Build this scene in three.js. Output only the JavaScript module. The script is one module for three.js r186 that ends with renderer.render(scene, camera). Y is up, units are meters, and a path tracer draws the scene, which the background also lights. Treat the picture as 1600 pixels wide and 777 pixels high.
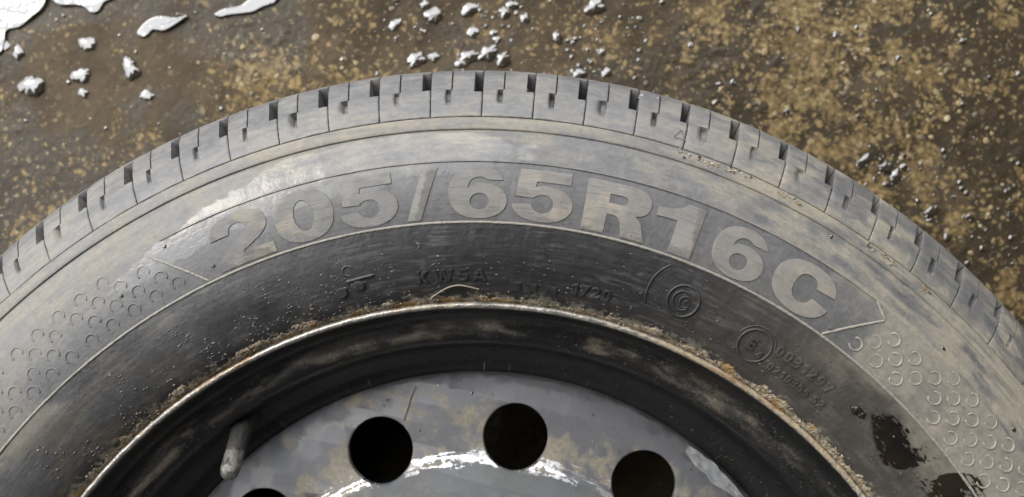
import * as THREE from 'three';
import { TessellateModifier } from 'three/addons/modifiers/TessellateModifier.js';
import { mergeGeometries, mergeVertices, toCreasedNormals } from 'three/addons/utils/BufferGeometryUtils.js';
import { FontLoader } from 'three/addons/loaders/FontLoader.js';
import { TextGeometry } from 'three/addons/geometries/TextGeometry.js';

// ------------------------------------------------------------------ camera, sky, sun, exposure
const scene = new THREE.Scene();
const camera = new THREE.PerspectiveCamera(37.15, 1024 / 497, 0.02, 200);
camera.position.set(-0.03055, 0.52665, -0.22613);
camera.up.set(-0.21619, 0.05624, -0.97473);
camera.lookAt(-0.03055 - 0.01677, 0.52665 - 0.99841, -0.22613 - 0.05388);
camera.focus = 0.325;
camera.userData.fStop = 8.5;
camera.updateProjectionMatrix();

const renderer = new THREE.WebGLRenderer({ antialias: true });
renderer.toneMapping = THREE.LinearToneMapping;
renderer.toneMappingExposure = 2.8;
renderer.shadowMap.enabled = true;

// overcast sky, a little brighter towards the zenith
{
  const W = 64, H = 32, d = new Float32Array(W * H * 4);
  for (let j = 0; j < H; j++) for (let i = 0; i < W; i++) {
    const el = ((j + 0.5) / H - 0.5) * Math.PI, k = (j * W + i) * 4;
    const b = el > 0 ? (1 + 1.2 * Math.sin(el)) / 1.6 : 0.25;
    d[k] = 0.98 * b * 1.5; d[k + 1] = 0.99 * b * 1.5; d[k + 2] = 1.015 * b * 1.5; d[k + 3] = 1;
  }
  const t = new THREE.DataTexture(d, W, H, THREE.RGBAFormat, THREE.FloatType);
  t.mapping = THREE.EquirectangularReflectionMapping; t.magFilter = THREE.LinearFilter; t.needsUpdate = true;
  scene.background = t; scene.environment = t;
}
const OPEN = new THREE.Vector3(-0.887, 0, -0.461).normalize();      // the way the shed opens
const sun = new THREE.DirectionalLight(0xfff6ea, 0.5);
sun.position.copy(OPEN).multiplyScalar(3.0).add(new THREE.Vector3(0, 2.7, 0));
sun.target.position.set(0, 0.15, -0.2);
sun.castShadow = true; sun.shadow.radius = 44;
Object.assign(sun.shadow.camera, { left: -3, right: 3, top: 3, bottom: -3, near: 0.1, far: 12 });
sun.shadow.mapSize.set(2048, 2048);
sun.name = 'sun'; sun.target.name = 'sun_target';
scene.add(sun, sun.target);

// ------------------------------------------------------------------ helpers
let seed = 7;
function rnd() { seed = (seed + 0x6D2B79F5) | 0; let t = Math.imul(seed ^ (seed >>> 15), 1 | seed); t = (t + Math.imul(t ^ (t >>> 7), 61 | t)) ^ t; return ((t ^ (t >>> 14)) >>> 0) / 4294967296; }
const RR = (a, b) => a + (b - a) * rnd();
const D2R = Math.PI / 180;
const clamp = (x, a = 0, b = 1) => x < a ? a : x > b ? b : x;
const sm = (a, b, x) => { const t = clamp((x - a) / (b - a)); return t * t * (3 - 2 * t); };
const bump1 = (x, c, w) => { const t = (x - c) / w; return Math.exp(-t * t); };
function h2(x, y, s) { let h = Math.imul(x, 374761393) ^ Math.imul(y, 668265263) ^ Math.imul(s, 1442695041); h = Math.imul(h ^ (h >>> 13), 1274126177); return ((h ^ (h >>> 16)) >>> 0) / 4294967296; }
function vn(x, y, s = 0) {
  const xi = Math.floor(x), yi = Math.floor(y); let fx = x - xi, fy = y - yi; fx = fx * fx * (3 - 2 * fx); fy = fy * fy * (3 - 2 * fy);
  const a = h2(xi, yi, s), b = h2(xi + 1, yi, s), c = h2(xi, yi + 1, s), d = h2(xi + 1, yi + 1, s);
  return a + (b - a) * fx + (c - a) * fy + (a - b - c + d) * fx * fy;
}
function fbm(x, y, s = 0, o = 4) { let v = 0, a = 0.5, n = 0; for (let i = 0; i < o; i++) { v += a * vn(x, y, s + i * 17); n += a; a *= 0.5; x = x * 2.03 + 11.3; y = y * 2.01 + 5.7; } return v / n; }
function spots(x, y, s) {                                             // rounded grains of uneven size: about 1 inside a grain, 0 between
  const xi = Math.floor(x), yi = Math.floor(y); let v = 0;
  for (let j = -1; j < 2; j++) for (let i = -1; i < 2; i++) {
    const cx = xi + i, cy = yi + j, dx = cx + h2(cx, cy, s) - x, dy = cy + h2(cx, cy, s + 1) - y, R = 0.25 + 0.6 * h2(cx, cy, s + 2); v = Math.max(v, (1 - Math.hypot(dx, dy) / R) * (0.5 + 0.5 * h2(cx, cy, s + 3)));
  }
  return v;
}
const mixc = (a, b, t) => [a[0] + (b[0] - a[0]) * t, a[1] + (b[1] - a[1]) * t, a[2] + (b[2] - a[2]) * t];
const enc = (v) => Math.round(255 * clamp(v <= 0.0031308 ? v * 12.92 : 1.055 * Math.pow(v, 1 / 2.4) - 0.055));
// fills a colour map and a roughness map from one function of (u, v) in 0..1
function maps(W, H, f, wrap = THREE.ClampToEdgeWrapping) {
  const c = new Uint8Array(W * H * 4), r = new Uint8Array(W * H * 4);
  for (let j = 0; j < H; j++) for (let i = 0; i < W; i++) {
    const [col, ro, me = 0] = f((i + 0.5) / W, (j + 0.5) / H), k = (j * W + i) * 4;
    c[k] = enc(col[0] * 0.8); c[k + 1] = enc(col[1] * 0.8); c[k + 2] = enc(col[2] * 0.8); c[k + 3] = 255;
    r[k] = 255; r[k + 1] = Math.round(255 * clamp(ro)); r[k + 2] = Math.round(255 * clamp(me)); r[k + 3] = 255;
  }
  return [c, r].map((d, n) => { const t = new THREE.DataTexture(d, W, H); t.magFilter = t.minFilter = THREE.LinearFilter; t.wrapS = t.wrapT = wrap; if (!n) t.colorSpace = THREE.SRGBColorSpace; t.needsUpdate = true; return t; });
}
function grainMap(f, W = 512, H = W, rx = 1, ry = 1) {
  const d = new Uint8Array(W * H * 4);
  for (let j = 0; j < H; j++) for (let i = 0; i < W; i++) { const k = (j * W + i) * 4, v = Math.round(255 * clamp(f(i / W, j / H))); d[k] = d[k + 1] = d[k + 2] = v; d[k + 3] = 255; }
  const t = new THREE.DataTexture(d, W, H); t.magFilter = t.minFilter = THREE.LinearFilter; t.wrapS = t.wrapT = THREE.MirroredRepeatWrapping; t.repeat.set(rx, ry); t.needsUpdate = true; return t;
}
// grid of rows x cols from a function (i, j) -> [x, y, z, u, v]
function gridGeo(nc, nr, f) {
  const p = new Float32Array(nc * nr * 3), uv = new Float32Array(nc * nr * 2), idx = [];
  for (let j = 0; j < nr; j++) for (let i = 0; i < nc; i++) {
    const q = f(i, j), k = j * nc + i; p[k * 3] = q[0]; p[k * 3 + 1] = q[1]; p[k * 3 + 2] = q[2]; uv[k * 2] = q[3]; uv[k * 2 + 1] = q[4];
    if (i + 1 < nc && j + 1 < nr) { const a = k, b = k + 1, c = k + nc, d = c + 1; idx.push(a, b, d, a, d, c); }
  }
  const g = new THREE.BufferGeometry();
  g.setAttribute('position', new THREE.BufferAttribute(p, 3)); g.setAttribute('uv', new THREE.BufferAttribute(uv, 2)); g.setIndex(idx); g.computeVertexNormals();
  return g;
}
const used = {};
function numbered(n) { used[n] = (used[n] ?? -1) + 1; return used[n] ? n + '_' + String(used[n]).padStart(3, '0') : n; }
function obj(name, g, m, parent = scene) {
  const o = new THREE.Mesh(g, m); o.name = parent === scene ? numbered(name) : name; o.castShadow = o.receiveShadow = true; parent.add(o); return o;
}
function tag(o, label, category, kind, group) { o.userData.label = label; if (category) o.userData.category = category; if (kind) o.userData.kind = kind; if (group) o.userData.group = group; return o; }

// ------------------------------------------------------------------ ground
const GX0 = -0.50, GX1 = 0.42, GZ0 = -0.58, GZ1 = 0.0;
function groundH(x, z) {
  const far = sm(1.2, 3, Math.hypot(x, z));
  let h = (fbm(x * 9, z * 9, 3, 3) - 0.5) * 0.005 * (1 - 0.5 * far);
  h += (fbm(x * 55, z * 55, 5, 3) - 0.5) * 0.0014;
  h += Math.max(0, fbm(x * 150, z * 150, 8, 2) - 0.55) * 0.0028 * sm(0.4, 0.6, fbm(x * 14, z * 14, 91, 2));
  return h;
}
const sandy = (x, z) => {                                             // how much sand lies where
  let d = 0.22 * sm(-0.32, -0.05, x) + 0.33 * sm(0.0, 0.13, x);
  d *= 1 - 0.75 * bump1(x, -0.09, 0.07) * sm(-0.28, -0.36, z);
  d += 0.5 * bump1(x, -0.245, 0.035) * bump1(z, -0.33, 0.03) + 0.45 * bump1(x, -0.30, 0.02) * bump1(z, -0.262, 0.02) + 0.5 * bump1(x, -0.185, 0.03) * bump1(z, -0.345, 0.014) + 0.5 * bump1(x, -0.36, 0.05) * bump1(z, -0.18, 0.05);
  return clamp(d + 0.12);
};
{
  const [cm, rm] = maps(2048, 1280, (u, v) => {
    const x = GX0 + u * (GX1 - GX0), z = GZ0 + v * (GZ1 - GZ0);
    const wx = x + 0.0035 * (fbm(x * 120, z * 120, 51, 3) - 0.5) * 2, wz = z + 0.0035 * (fbm(x * 120 + 9, z * 120, 52, 3) - 0.5) * 2;
    const a = fbm(x * 11, z * 11, 21, 4), b = fbm(x * 60, z * 60, 22, 4), e = fbm(x * 500, z * 500, 24, 2);
    let col = mixc([0.042, 0.031, 0.018], [0.082, 0.061, 0.037], sm(0.3, 0.68, a * 0.6 + b * 0.4));
    const dark = sm(0.47, 0.60, fbm(x * 16 + 3, z * 16, 31, 4) + 0.10 * bump1(x, -0.07, 0.09) * sm(-0.30, -0.38, z) + 0.06 * sm(0, 0.1, x)); col = mixc(col, [0.040, 0.032, 0.021], 0.8 * dark);
    const dens = clamp(sandy(x, z) * (0.30 + 1.35 * sm(0.40, 0.62, 0.45 * fbm(x * 27, z * 27, 27, 4) + 0.55 * fbm(x * 75, z * 75, 28, 3)))) * sm(0.30, 0.32, Math.hypot(x, z));
    const g1 = spots(wx * 190, wz * 190, 61), g2 = spots(wx * 330, wz * 330, 71), c = Math.max(g1, g2 * 0.8) + 0.5 * (b - 0.5);
    const th = 0.62 - 0.56 * dens, grain = sm(th - 0.06, th + 0.24, c) * sm(0.02, 0.2, dens);
    col = mixc(col, mixc([0.16, 0.112, 0.048], [0.29, 0.21, 0.10], sm(0.3, 0.7, 0.5 * e + 0.5 * g1)), grain * 0.74);
    col = mixc(col, [0.40, 0.33, 0.20], 0.6 * sm(0.62, 0.74, spots(wx * 120, wz * 120, 81)) * clamp(0.15 + dens));
    const k = 0.84 + 0.32 * e; col = col.map((q) => q * k);
    return [col, 0.74 - 0.34 * dark + 0.1 * grain];
  }, THREE.MirroredRepeatWrapping);
  const xs = [], zs = [];
  const line = (a, b, fine, far) => { const o = []; for (let k = 9; k >= 1; k--) o.push(a - far * Math.pow(k / 9, 3)); const n = Math.round((b - a) / fine); for (let i = 0; i <= n; i++) o.push(a + (b - a) * i / n); for (let k = 1; k <= 9; k++) o.push(b + far * Math.pow(k / 9, 3)); return o; };
  xs.push(...line(GX0, GX1, 0.0015, 40)); zs.push(...line(GZ0, GZ1, 0.0015, 40));
  const g = gridGeo(xs.length, zs.length, (i, j) => { const x = xs[i], z = zs[zs.length - 1 - j]; return [x, groundH(x, z), z, (x - GX0) / (GX1 - GX0), (z - GZ0) / (GZ1 - GZ0)]; });
  const m = new THREE.MeshPhysicalMaterial({ map: cm, roughnessMap: rm, roughness: 1, bumpMap: grainMap((u, v) => fbm(u * 60, v * 60, 44, 4), 512, 512, 5, 3.2), bumpScale: 0.0005, ior: 1.33, specularIntensity: 0.6 });
  tag(obj('ground', g, m), 'wet brown concrete ground with sand and grit around the tyre', null, 'structure');
}
// ------------------------------------------------------------------ the shed bay that stands over the wheel and shades it
{
  const turn = Math.atan2(-OPEN.x, -OPEN.z) ;                         // local -z looks out of the opening
  const rough = new THREE.MeshStandardMaterial({ color: new THREE.Color().setRGB(0.12, 0.115, 0.11), roughness: 0.9, bumpMap: grainMap((u, v) => fbm(u * 40, v * 40, 61, 4), 256), bumpScale: 0.003 });
  const sheet = new THREE.MeshStandardMaterial({ color: new THREE.Color().setRGB(0.08, 0.078, 0.075), roughness: 0.8 });
  const put = (n, w, h, d, x, y, z, m, label) => {
    const o = obj(n, new THREE.BoxGeometry(w, h, d), m); o.position.copy(new THREE.Vector3(x, y, z).applyAxisAngle(new THREE.Vector3(0, 1, 0), turn)); o.rotation.y = turn;
    tag(o, label, null, 'structure');
  };
  put('roof', 3.4, 0.12, 3.8, 0, 2.46, 1.2, sheet, 'plain flat roof of the open shed bay over the wheel');
  put('wall', 0.15, 2.42, 3.3, 1.55, 1.19, 1.45, rough, 'grey side wall of the shed bay to the right of the wheel');
  put('wall', 0.15, 2.42, 4.5, -1.55, 1.19, 0.85, rough, 'grey side wall of the shed bay to the left of the wheel');
  put('wall', 2.94, 2.42, 0.15, 0, 1.19, 2.9, rough, 'grey back wall of the shed bay behind the photographer');
}

// ------------------------------------------------------------------ tyre section: radius and height in millimetres
const SECT = [[221.6, 176], [221.9, 184], [222.6, 189.4], [224.4, 192], [227, 194.2], [235, 198.4], [245, 201.9], [257, 204.0], [270, 204.5], [284, 203.0], [292, 200.9], [298.6, 198.6]];
const CARC = [[305.7, 195.2], [306.2, 192.0], [308.5, 185], [316, 177], [322, 164], [324, 140], [324.5, 102.5]];
function spline(list, n) { const c = new THREE.CatmullRomCurve3(list.map((q) => new THREE.Vector3(q[0], q[1], 0)), false, 'centripetal'); return c.getSpacedPoints(n).map((p) => [p.x, p.y]); }
const SW = spline(SECT, 260);
const bead = (r) => {                                                // the raised band between the sidewall and the tread
  if (r < 299.0 || r > 305.6) return 0; const t = (r - 302.4) / 3.2; return 1.1 * Math.pow(Math.max(0, 1 - t * t), 0.4);
};
function swH(r) { for (let i = 1; i < SW.length; i++) if (SW[i][0] >= r) { const a = SW[i - 1], b = SW[i], t = (r - a[0]) / (b[0] - a[0] || 1); return a[1] + (b[1] - a[1]) * t; } return SW[SW.length - 1][1] - (r - 298.6) * 0.36; }
function swN(r) { const e = 0.6, d = Math.min(0.8, (swH(r + e) - swH(r - e)) / (2 * e)), l = Math.hypot(1, d); return [-d / l, 1 / l]; }
// s: distance along the section, zero at the bead; the maps use it across the tyre
const SHO = [[306, 195.6], [310, 193.9], [318, 189.2], [326, 182.6], [331.6, 177.2], [333.9, 173.2], [335.2, 166], [336.2, 150], [336.6, 128]];
const SHS = spline(SHO, 160);
const SLEN = []; { let L = 0; for (let i = 0; i < SHS.length; i++) { if (i) L += Math.hypot(SHS[i][0] - SHS[i - 1][0], SHS[i][1] - SHS[i - 1][1]); SLEN.push(L); } }
const sOf = (r) => r - 212;                                          // sidewall: nearly flat, so the radius will do
const SMAX = 94 + SLEN[SLEN.length - 1];
const uOf = (deg) => { let t = ((deg + 180) % 360 + 360) % 360 - 180; if (t > 90) t = 180 - t; if (t < -90) t = -180 - t; const a = Math.abs(t), k = a <= 60 ? a / 60 * 0.42 : 0.42 + (a - 60) / 30 * 0.08; return 0.5 + Math.sign(t) * k; };
const degOf = (u) => { const k = Math.abs(u - 0.5), a = k <= 0.42 ? k / 0.42 * 60 : 60 + (k - 0.42) / 0.08 * 30; return Math.sign(u - 0.5) * a; };
const vOf = (s) => clamp(s / SMAX, 0.001, 0.999);
const pol = (r, deg, h) => [r * Math.sin(deg * D2R) / 1000, h / 1000, -r * Math.cos(deg * D2R) / 1000];
function onWall(deg, r, d) { const n = swN(r); return pol(r + n[0] * d, deg, swH(r) + bead(r) + n[1] * d); }

const RUB = [0.020, 0.0205, 0.0215], FILM = [0.149, 0.149, 0.150], TAN = [0.265, 0.236, 0.180], BRN = [0.062, 0.052, 0.040];
function tyreSkin(deg, s) {
  const r = s + 212, a = deg * D2R * 270;
  const n1 = fbm(a / 42, s / 24, 101, 5), n2 = fbm(a / 11, s / 7, 102, 5), n3 = fbm(a / 2.2, s / 1.6, 103, 3), st = fbm(a / 9 + 2 * n2, s / 0.9 + n1 * 3, 104, 3), n4 = fbm(a / 0.8, s / 0.8, 105, 2);
  const sm1 = fbm(a / 13, s / 2.2, 106, 4), m2 = n2 * 0.55 + sm1 * 0.45, right = sm(2, 26, deg), left = sm(-8, -40, deg);
  let film, tan, brn = 0, ro;
  if (r < 256.6) {
    film = 0.02 + 0.26 * left * sm(0.3, 0.62, n1) * sm(222, 236, r) + 0.18 * sm(0.5, 0.75, st) * (0.1 + 1.2 * sm(0.4, 0.6, n2)) + 0.05 * right + 0.10 * sm(-6, -24, deg) * sm(232, 250, r);
    tan = 0.06 * sm(0.5, 0.7, n2) * (left + right) + 0.45 * right * sm(20, 32, deg) * sm(236, 250, r) * sm(0.42, 0.6, n1) + 0.4 * left * sm(247, 254, r) * sm(0.52, 0.62, n1) * sm(-40, -46, deg);
    brn = 0.5 * right + 0.5 * sm(-40, -54, deg) * sm(0.4, 0.6, n2) + 0.35 * sm(236, 226, r) * n2;
    const crust = sm(230, 222.5, r); tan += 0.8 * crust * sm(0.66 - 0.26 * crust, 0.76 - 0.2 * crust, n3 * 0.6 + n2 * 0.4);
    ro = 0.42 + 0.24 * (st - 0.4) + 0.08 * right;
  } else if (r < 284.3) {
    const panel = sm(-42, -40.5, deg) * sm(27.6, 26.5, deg);
    film = 0.52 + 0.30 * (n1 - 0.5) + 0.12 * (st - 0.5) + 0.12 * sm(264, 276, r) ; tan = 0.08 * sm(0.4, 0.7, n1);
    tan += (1 - panel) * (0.7 * sm(22, 30, deg) * sm(0.22, 0.58, n1 * 0.5 + m2 * 0.5 + 0.010 * (r - 268)) + 0.22 * sm(-40, -52, deg) * sm(0.44, 0.62, n1 + 0.006 * (r - 268)));
    tan += panel * 0.35 * sm(276, 284, r + 9 * (n2 - 0.5)) * sm(0.42, 0.58, n1 + 0.08 * right);
    ro = 0.52 + 0.15 * (m2 - 0.5);
  } else if (r < 306) {
    film = 0.80 + 0.5 * (m2 - 0.5); tan = 0.60 * sm(0.34, 0.66, m2 * 0.65 + n1 * 0.35) + 0.42 * right * sm(0.30, 0.60, m2) + 0.22 * sm(296, 304, r) * n2;
    ro = 0.55 + 0.2 * (n2 - 0.5);
  } else {
    film = 0.86 + 0.5 * (m2 - 0.5) + 0.3 * (n1 - 0.5) - 0.3 * sm(32, 46, deg); tan = 0.45 * sm(0.40, 0.70, m2 * 0.65 + n1 * 0.35) + 0.4 * sm(9, 0, s - 94 + 8 * (n2 - 0.5)) * right;
    tan += 0.5 * sm(0.55, 0.62, n2) * sm(40, 30, s - 94) * right;
    ro = 0.5 + 0.25 * (n2 - 0.5);
  }
  film *= 0.72 + 0.56 * n3; tan *= 0.6 + 0.5 * n3 + 0.45 * sm(0.52, 0.7, st) * sm(284, 290, r);
  let c = mixc(RUB, FILM, clamp(film)); c = mixc(c, BRN, clamp(brn)); c = mixc(c, TAN, clamp(tan));
  ro += 0.25 * clamp(tan);
  // water that has run over the upper left and wets the dust: a smooth film with its own outline
  const w1 = 1.2 * bump1(deg, -21, 12) * bump1(r, 290, 8) + 0.75 * bump1(deg, -14.5, 4.5) * bump1(r, 289.5, 5.5) + 0.75 * bump1(deg, -36, 6) * bump1(r, 281, 8) + 0.7 * bump1(deg, -44, 5) * bump1(r, 276, 6) + 0.45 * bump1(deg, -14, 6) * bump1(r, 281, 5) + 0.5 * bump1(deg, -27, 8) * bump1(r, 277, 5);
  const wet = sm(0.40, 0.48, w1 * 0.75 + 0.45 * (n2 - 0.3) + 0.08 * (n3 - 0.5));
  ro = ro + (0.19 + 0.08 * n3 - ro) * wet;
  // places rubbed to black wet rubber
  const b1 = bump1(deg, 36.4, 2.6) * bump1(r, 246, 6.5) + 0.7 * bump1(deg, 34.3, 1.5) * bump1(r, 247, 3) + 0.8 * bump1(deg, 38.2, 2) * bump1(r, 241, 5) + 1.05 * bump1(deg, 43.0, 2.5) * bump1(r, 252, 9) + 0.8 * bump1(deg, 31.0, 0.7) * bump1(r, 242, 1.2) - 0.9 * bump1(deg - 0.12 * (r - 248), 40.3, 0.7) - 0.9 * bump1(deg, 37, 0.9) * bump1(r, 250, 2);
  const blk = sm(0.36, 0.60, b1 * 0.8 + 0.9 * (n2 - 0.42) + 1.1 * (n3 - 0.5) + 0.8 * (st - 0.45) + 0.4 * (n4 - 0.5)) * sm(0.12, 0.3, b1);
  c = mixc(c, mixc([0.007, 0.007, 0.007], [0.012, 0.009, 0.006], sm(0.42, 0.6, n1 * 0.4 + n2 * 0.6)), blk * 0.95); ro = ro + (0.2 - ro) * blk;
  const k = 0.86 + 0.28 * n4; c = c.map((q) => q * k);
  return [c, clamp(ro, 0.08, 0.95)];
}
const rowS = (v) => v * SMAX;
const [tyreMap, tyreRough] = maps(2048, 1280, (u, v) => tyreSkin(degOf(u), rowS(v)));
const rubGrain = grainMap((u, v) => 0.7 * fbm(u * 50, v * 50, 151, 4) + 0.3 * fbm(u * 14, v * 90, 152, 3), 512, 512, 9, 2.3);
const tyreMat = new THREE.MeshPhysicalMaterial({ map: tyreMap, roughnessMap: tyreRough, roughness: 1, bumpMap: rubGrain, bumpScale: 0.00016, ior: 1.52 });

const wheel = new THREE.Group(); wheel.name = numbered('van_wheel'); scene.add(wheel);
tag(wheel, 'muddy black tyre on a dark steel wheel lying flat on wet ground', 'wheel');

// tyre body: sidewall, carcass under the tread blocks, lower side
const degs = []; for (let d = -72; d < 72; d += 0.16) degs.push(d); for (let d = 72; d <= 288.001; d += 1.5) degs.push(d);
let tyre;
{
  const rows = [];
  rows.push([221.6, 176], [221.9, 184]);
  for (let r = 222.1; r < 298.8; r += 0.85) rows.push([r, swH(r)]);
  for (const r of [298.9, 299.3, 299.5, 299.8, 300.4, 301.4, 302.4, 303.4, 304.4, 305.0, 305.3, 305.5, 305.6]) rows.push([r, swH(r) + bead(r) - (r > 299.05 && r < 299.45 ? 0.5 : 0)]);
  const up = rows.length;
  const g = gridGeo(degs.length, rows.length, (i, j) => {
    const [r, h] = rows[j], d = degs[i]; let dh = 0;
    if (j < up && r > 223 && r < 298) dh = 0.35 * (fbm(d * 0.9, r / 14, 160, 2) - 0.5) * sm(223, 230, r) * sm(298, 290, r) * (Math.abs(d) < 74 ? 1 : 0) * sm(72, 66, Math.abs(d));
    return [...pol(r, d, h + dh), uOf(d), vOf(j < up ? sOf(Math.min(r, 306)) : 97 + (r % 5))];
  });
  tyre = obj('tyre', g, tyreMat, wheel);
  // the clean black rubber below the tread blocks and on the side that lies on the ground
  const base = [...CARC, ...[...CARC.slice(0, -1).reverse(), [302, 196], [290, 201], [270, 204.6], [250, 203.4], [230, 196], [223, 188], [221.6, 176]].map((q) => [q[0], 205 - q[1]])];
  obj('tread_base', gridGeo(361, base.length, (i, j) => [...pol(base[j][0], i, base[j][1]), i / 6, j]), new THREE.MeshStandardMaterial({ color: new THREE.Color().setRGB(0.018, 0.018, 0.019), roughness: 0.7 }), tyre);
}
// tread: shoulder blocks, each with its slot notch, half sipe and half slot; two inner ribs that the ground side shares
{
  const NB = 83, PITCH = 360 / NB, T0 = -12.12 + 0.35;
  const R0 = 331, mm = (a) => a / (R0 * D2R);                        // arc millimetres to degrees
  const W = PITCH * R0 * D2R;                                         // 25.1 mm
  const colsFine = [], colsCoarse = [0, 0.15, 6, 12, 18, 20.9, 21.1, 24.3, 24.86];
  const add = (a) => colsFine.push(a);
  for (const a of [0, 0.12, 0.4, 2, 4, 6, 7.3, 7.5, 7.8, 8.6, 9.3, 9.6, 9.75, 9.8, 10.35, 10.4, 10.6, 12, 14, 16, 18, 20, 20.6, 20.8, 20.95, 21.3, 22, 23, 24, 24.1, 24.45, 24.86]) add(a);
  const rowsAll = []; for (let s = 0; s < 38; s += 0.6) rowsAll.push(s); for (const s of [12.4, 12.6, 17.2, 17.4, 28.6, 16.2, 16.35, 17.9, 18.0]) rowsAll.push(s); for (let s = 40; s < SLEN[SLEN.length - 1]; s += 4) rowsAll.push(s);
  rowsAll.sort((a, b) => a - b);
  const at = (s) => { for (let i = 1; i < SLEN.length; i++) if (SLEN[i] >= s) { const t = (s - SLEN[i - 1]) / (SLEN[i] - SLEN[i - 1]), a = SHS[i - 1], b = SHS[i]; return [a[0] + (b[0] - a[0]) * t, a[1] + (b[1] - a[1]) * t, (b[1] - a[1]), -(b[0] - a[0])]; } const e = SHS[SHS.length - 1]; return [e[0], e[1], -1, 0]; };
  for (let k = 0; k < NB; k++) {
    let deg0 = T0 + k * PITCH; deg0 = ((deg0 + 180) % 360 + 360) % 360 - 180;
    const fine = Math.abs(deg0) < 66, cols = fine ? colsFine : colsCoarse, rows = fine ? rowsAll : rowsAll.filter((s, i) => i % 5 === 0);
    const j1 = (h2(k, 1, 5) - 0.5), j2 = (h2(k, 2, 5) - 0.5), sl = 16.6 + 1.8 * j1, sw = 20.9 + 0.6 * j2, sd = 1.6 + 2.2 * h2(k, 3, 5);
    const depth = (a, s) => {
      let d = 0;
      if (a > sw && s > sl && a < 25) d = Math.max(d, 15 * sm(sl - 0.1, sl + 1.2, s) * sm(32.0, 31.3, s));
      if (a > 9.77 && a < 10.38 && s > 17.3 && s < 35) d = Math.max(d, 2.2);
      if (a > 7.4 + 0.5 * j2 && a < 9.7 && s > 7.0 && s < 17.3) d = Math.max(d, sd * sm(6.5 + 2 * j1, 13, s));
      const e = Math.min(a, 24.86 - a); if (e < 0.9) d = Math.max(d, (0.2 + 0.5 * vn(s * 0.5, k * 3.1, 175)) * Math.pow(1 - e / 0.9, 2));
      if (s < 0.6) d = Math.max(d, 0.35 * (1 - s / 0.6));
      d += 0.4 * (fbm((deg0 + mm(a)) * 1.1, s / 6, 170, 3) - 0.5) + (fine ? 0.3 * Math.max(0, fbm((deg0 + mm(a)) * 4, s / 2, 171, 2) - 0.62) : 0);
      return d;
    };
    const nc = cols.length + 2, nr = rows.length + 2;
    const g = gridGeo(nc, nr, (i, j) => {
      const a = cols[clamp(i - 1, 0, cols.length - 1)], s = rows[clamp(j - 1, 0, rows.length - 1)], q = at(s), l = Math.hypot(q[2], q[3]);
      let d = depth(a, s); if (i === 0 || i === nc - 1 || j === 0 || j === nr - 1) d = 15;
      if (j === 0) d = 4.5;
      const nr_ = -q[2] / l, nh = -q[3] / l;
      const r = q[0] - nr_ * d, h = q[1] - (nh < 0 ? -nh : nh) * d;
      const dg = deg0 + mm(a);
      return [...pol(r, dg, h), uOf(dg), vOf(94 + s)];
    });
    obj('tread_block', g, tyreMat, tyre);
  }
  const rib = (h0, h1) => new THREE.LatheGeometry([[327, h0], [336.5, h0 + 0.6], [337, (h0 + h1) / 2], [336.5, h1 - 0.6], [327, h1]].map((q) => new THREE.Vector2(q[0] / 1000, q[1] / 1000)), 180);
  const ribMat = new THREE.MeshStandardMaterial({ color: new THREE.Color().setRGB(0.06, 0.06, 0.06), roughness: 0.75 });
  for (const [a, b] of [[92, 120], [56, 85], [28, 48]]) obj('tread_rib', rib(a, b), ribMat, tyre);
}

{
  const shH = (r) => { for (let i = 1; i < SHS.length; i++) if (SHS[i][0] >= r) return SHS[i][1]; return 180; };
  const c = [[5.04, 315.2], [4.55, 310.6], [5.55, 310.4]].map(([d, r]) => new THREE.Vector3(...pol(r, d, shH(r) + 0.15))), path = new THREE.CurvePath();
  for (let i = 0; i < 3; i++) path.add(new THREE.LineCurve3(c[i], c[(i + 1) % 3]));
  obj('wear_mark', new THREE.TubeGeometry(path, 36, 0.00032, 5), tyreMat, tyre);
}
// ---- lettering: thick raised characters bent onto the sidewall
const [charMap, charRough] = maps(2048, 128, (u, v) => {
  const deg = -43 + 72 * u, r = 257 + 27 * v, a = deg * D2R * 270;
  const n1 = fbm(a / 30, r / 18, 201, 4), n2 = fbm(a / 6, r / 4, 202, 4), n3 = fbm(a / 1.2, r / 1.0, 203, 3), st = fbm(a / 9, r / 0.7, 204, 3);
  let c = mixc(FILM, [0.222, 0.204, 0.174], clamp(0.50 + 0.55 * (n1 - 0.45) + 0.3 * (n2 - 0.5) + 0.12 * sm(0, 20, deg) - 0.35 * sm(-14, -30, deg) * sm(0.3, 0.6, n1 * 0.5 + n2 * 0.5)));
  c = mixc(c, [0.31, 0.265, 0.19], 0.4 * sm(0.55, 0.7, n2 * 0.5 + n1 * 0.5)); c = mixc(c, RUB, 0.22 * sm(0.55, 0.8, st));
  const k = 0.88 + 0.24 * n3; return [c.map((q) => q * k), 0.62 + 0.2 * n3];
});
const charMat = new THREE.MeshPhysicalMaterial({ map: charMap, roughnessMap: charRough, roughness: 1, bumpMap: rubGrain, bumpScale: 0.00015 });
function S(start, segs) { const s = new THREE.Shape(); s.moveTo(...start); for (const q of segs) q.length === 2 ? s.lineTo(...q) : s.bezierCurveTo(...q); return s; }
function hole(s, cx, cy, rx, ry) { const p = new THREE.Path(); p.absellipse(cx, cy, rx, ry, 0, Math.PI * 2, true, 0); s.holes.push(p); return s; }
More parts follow.
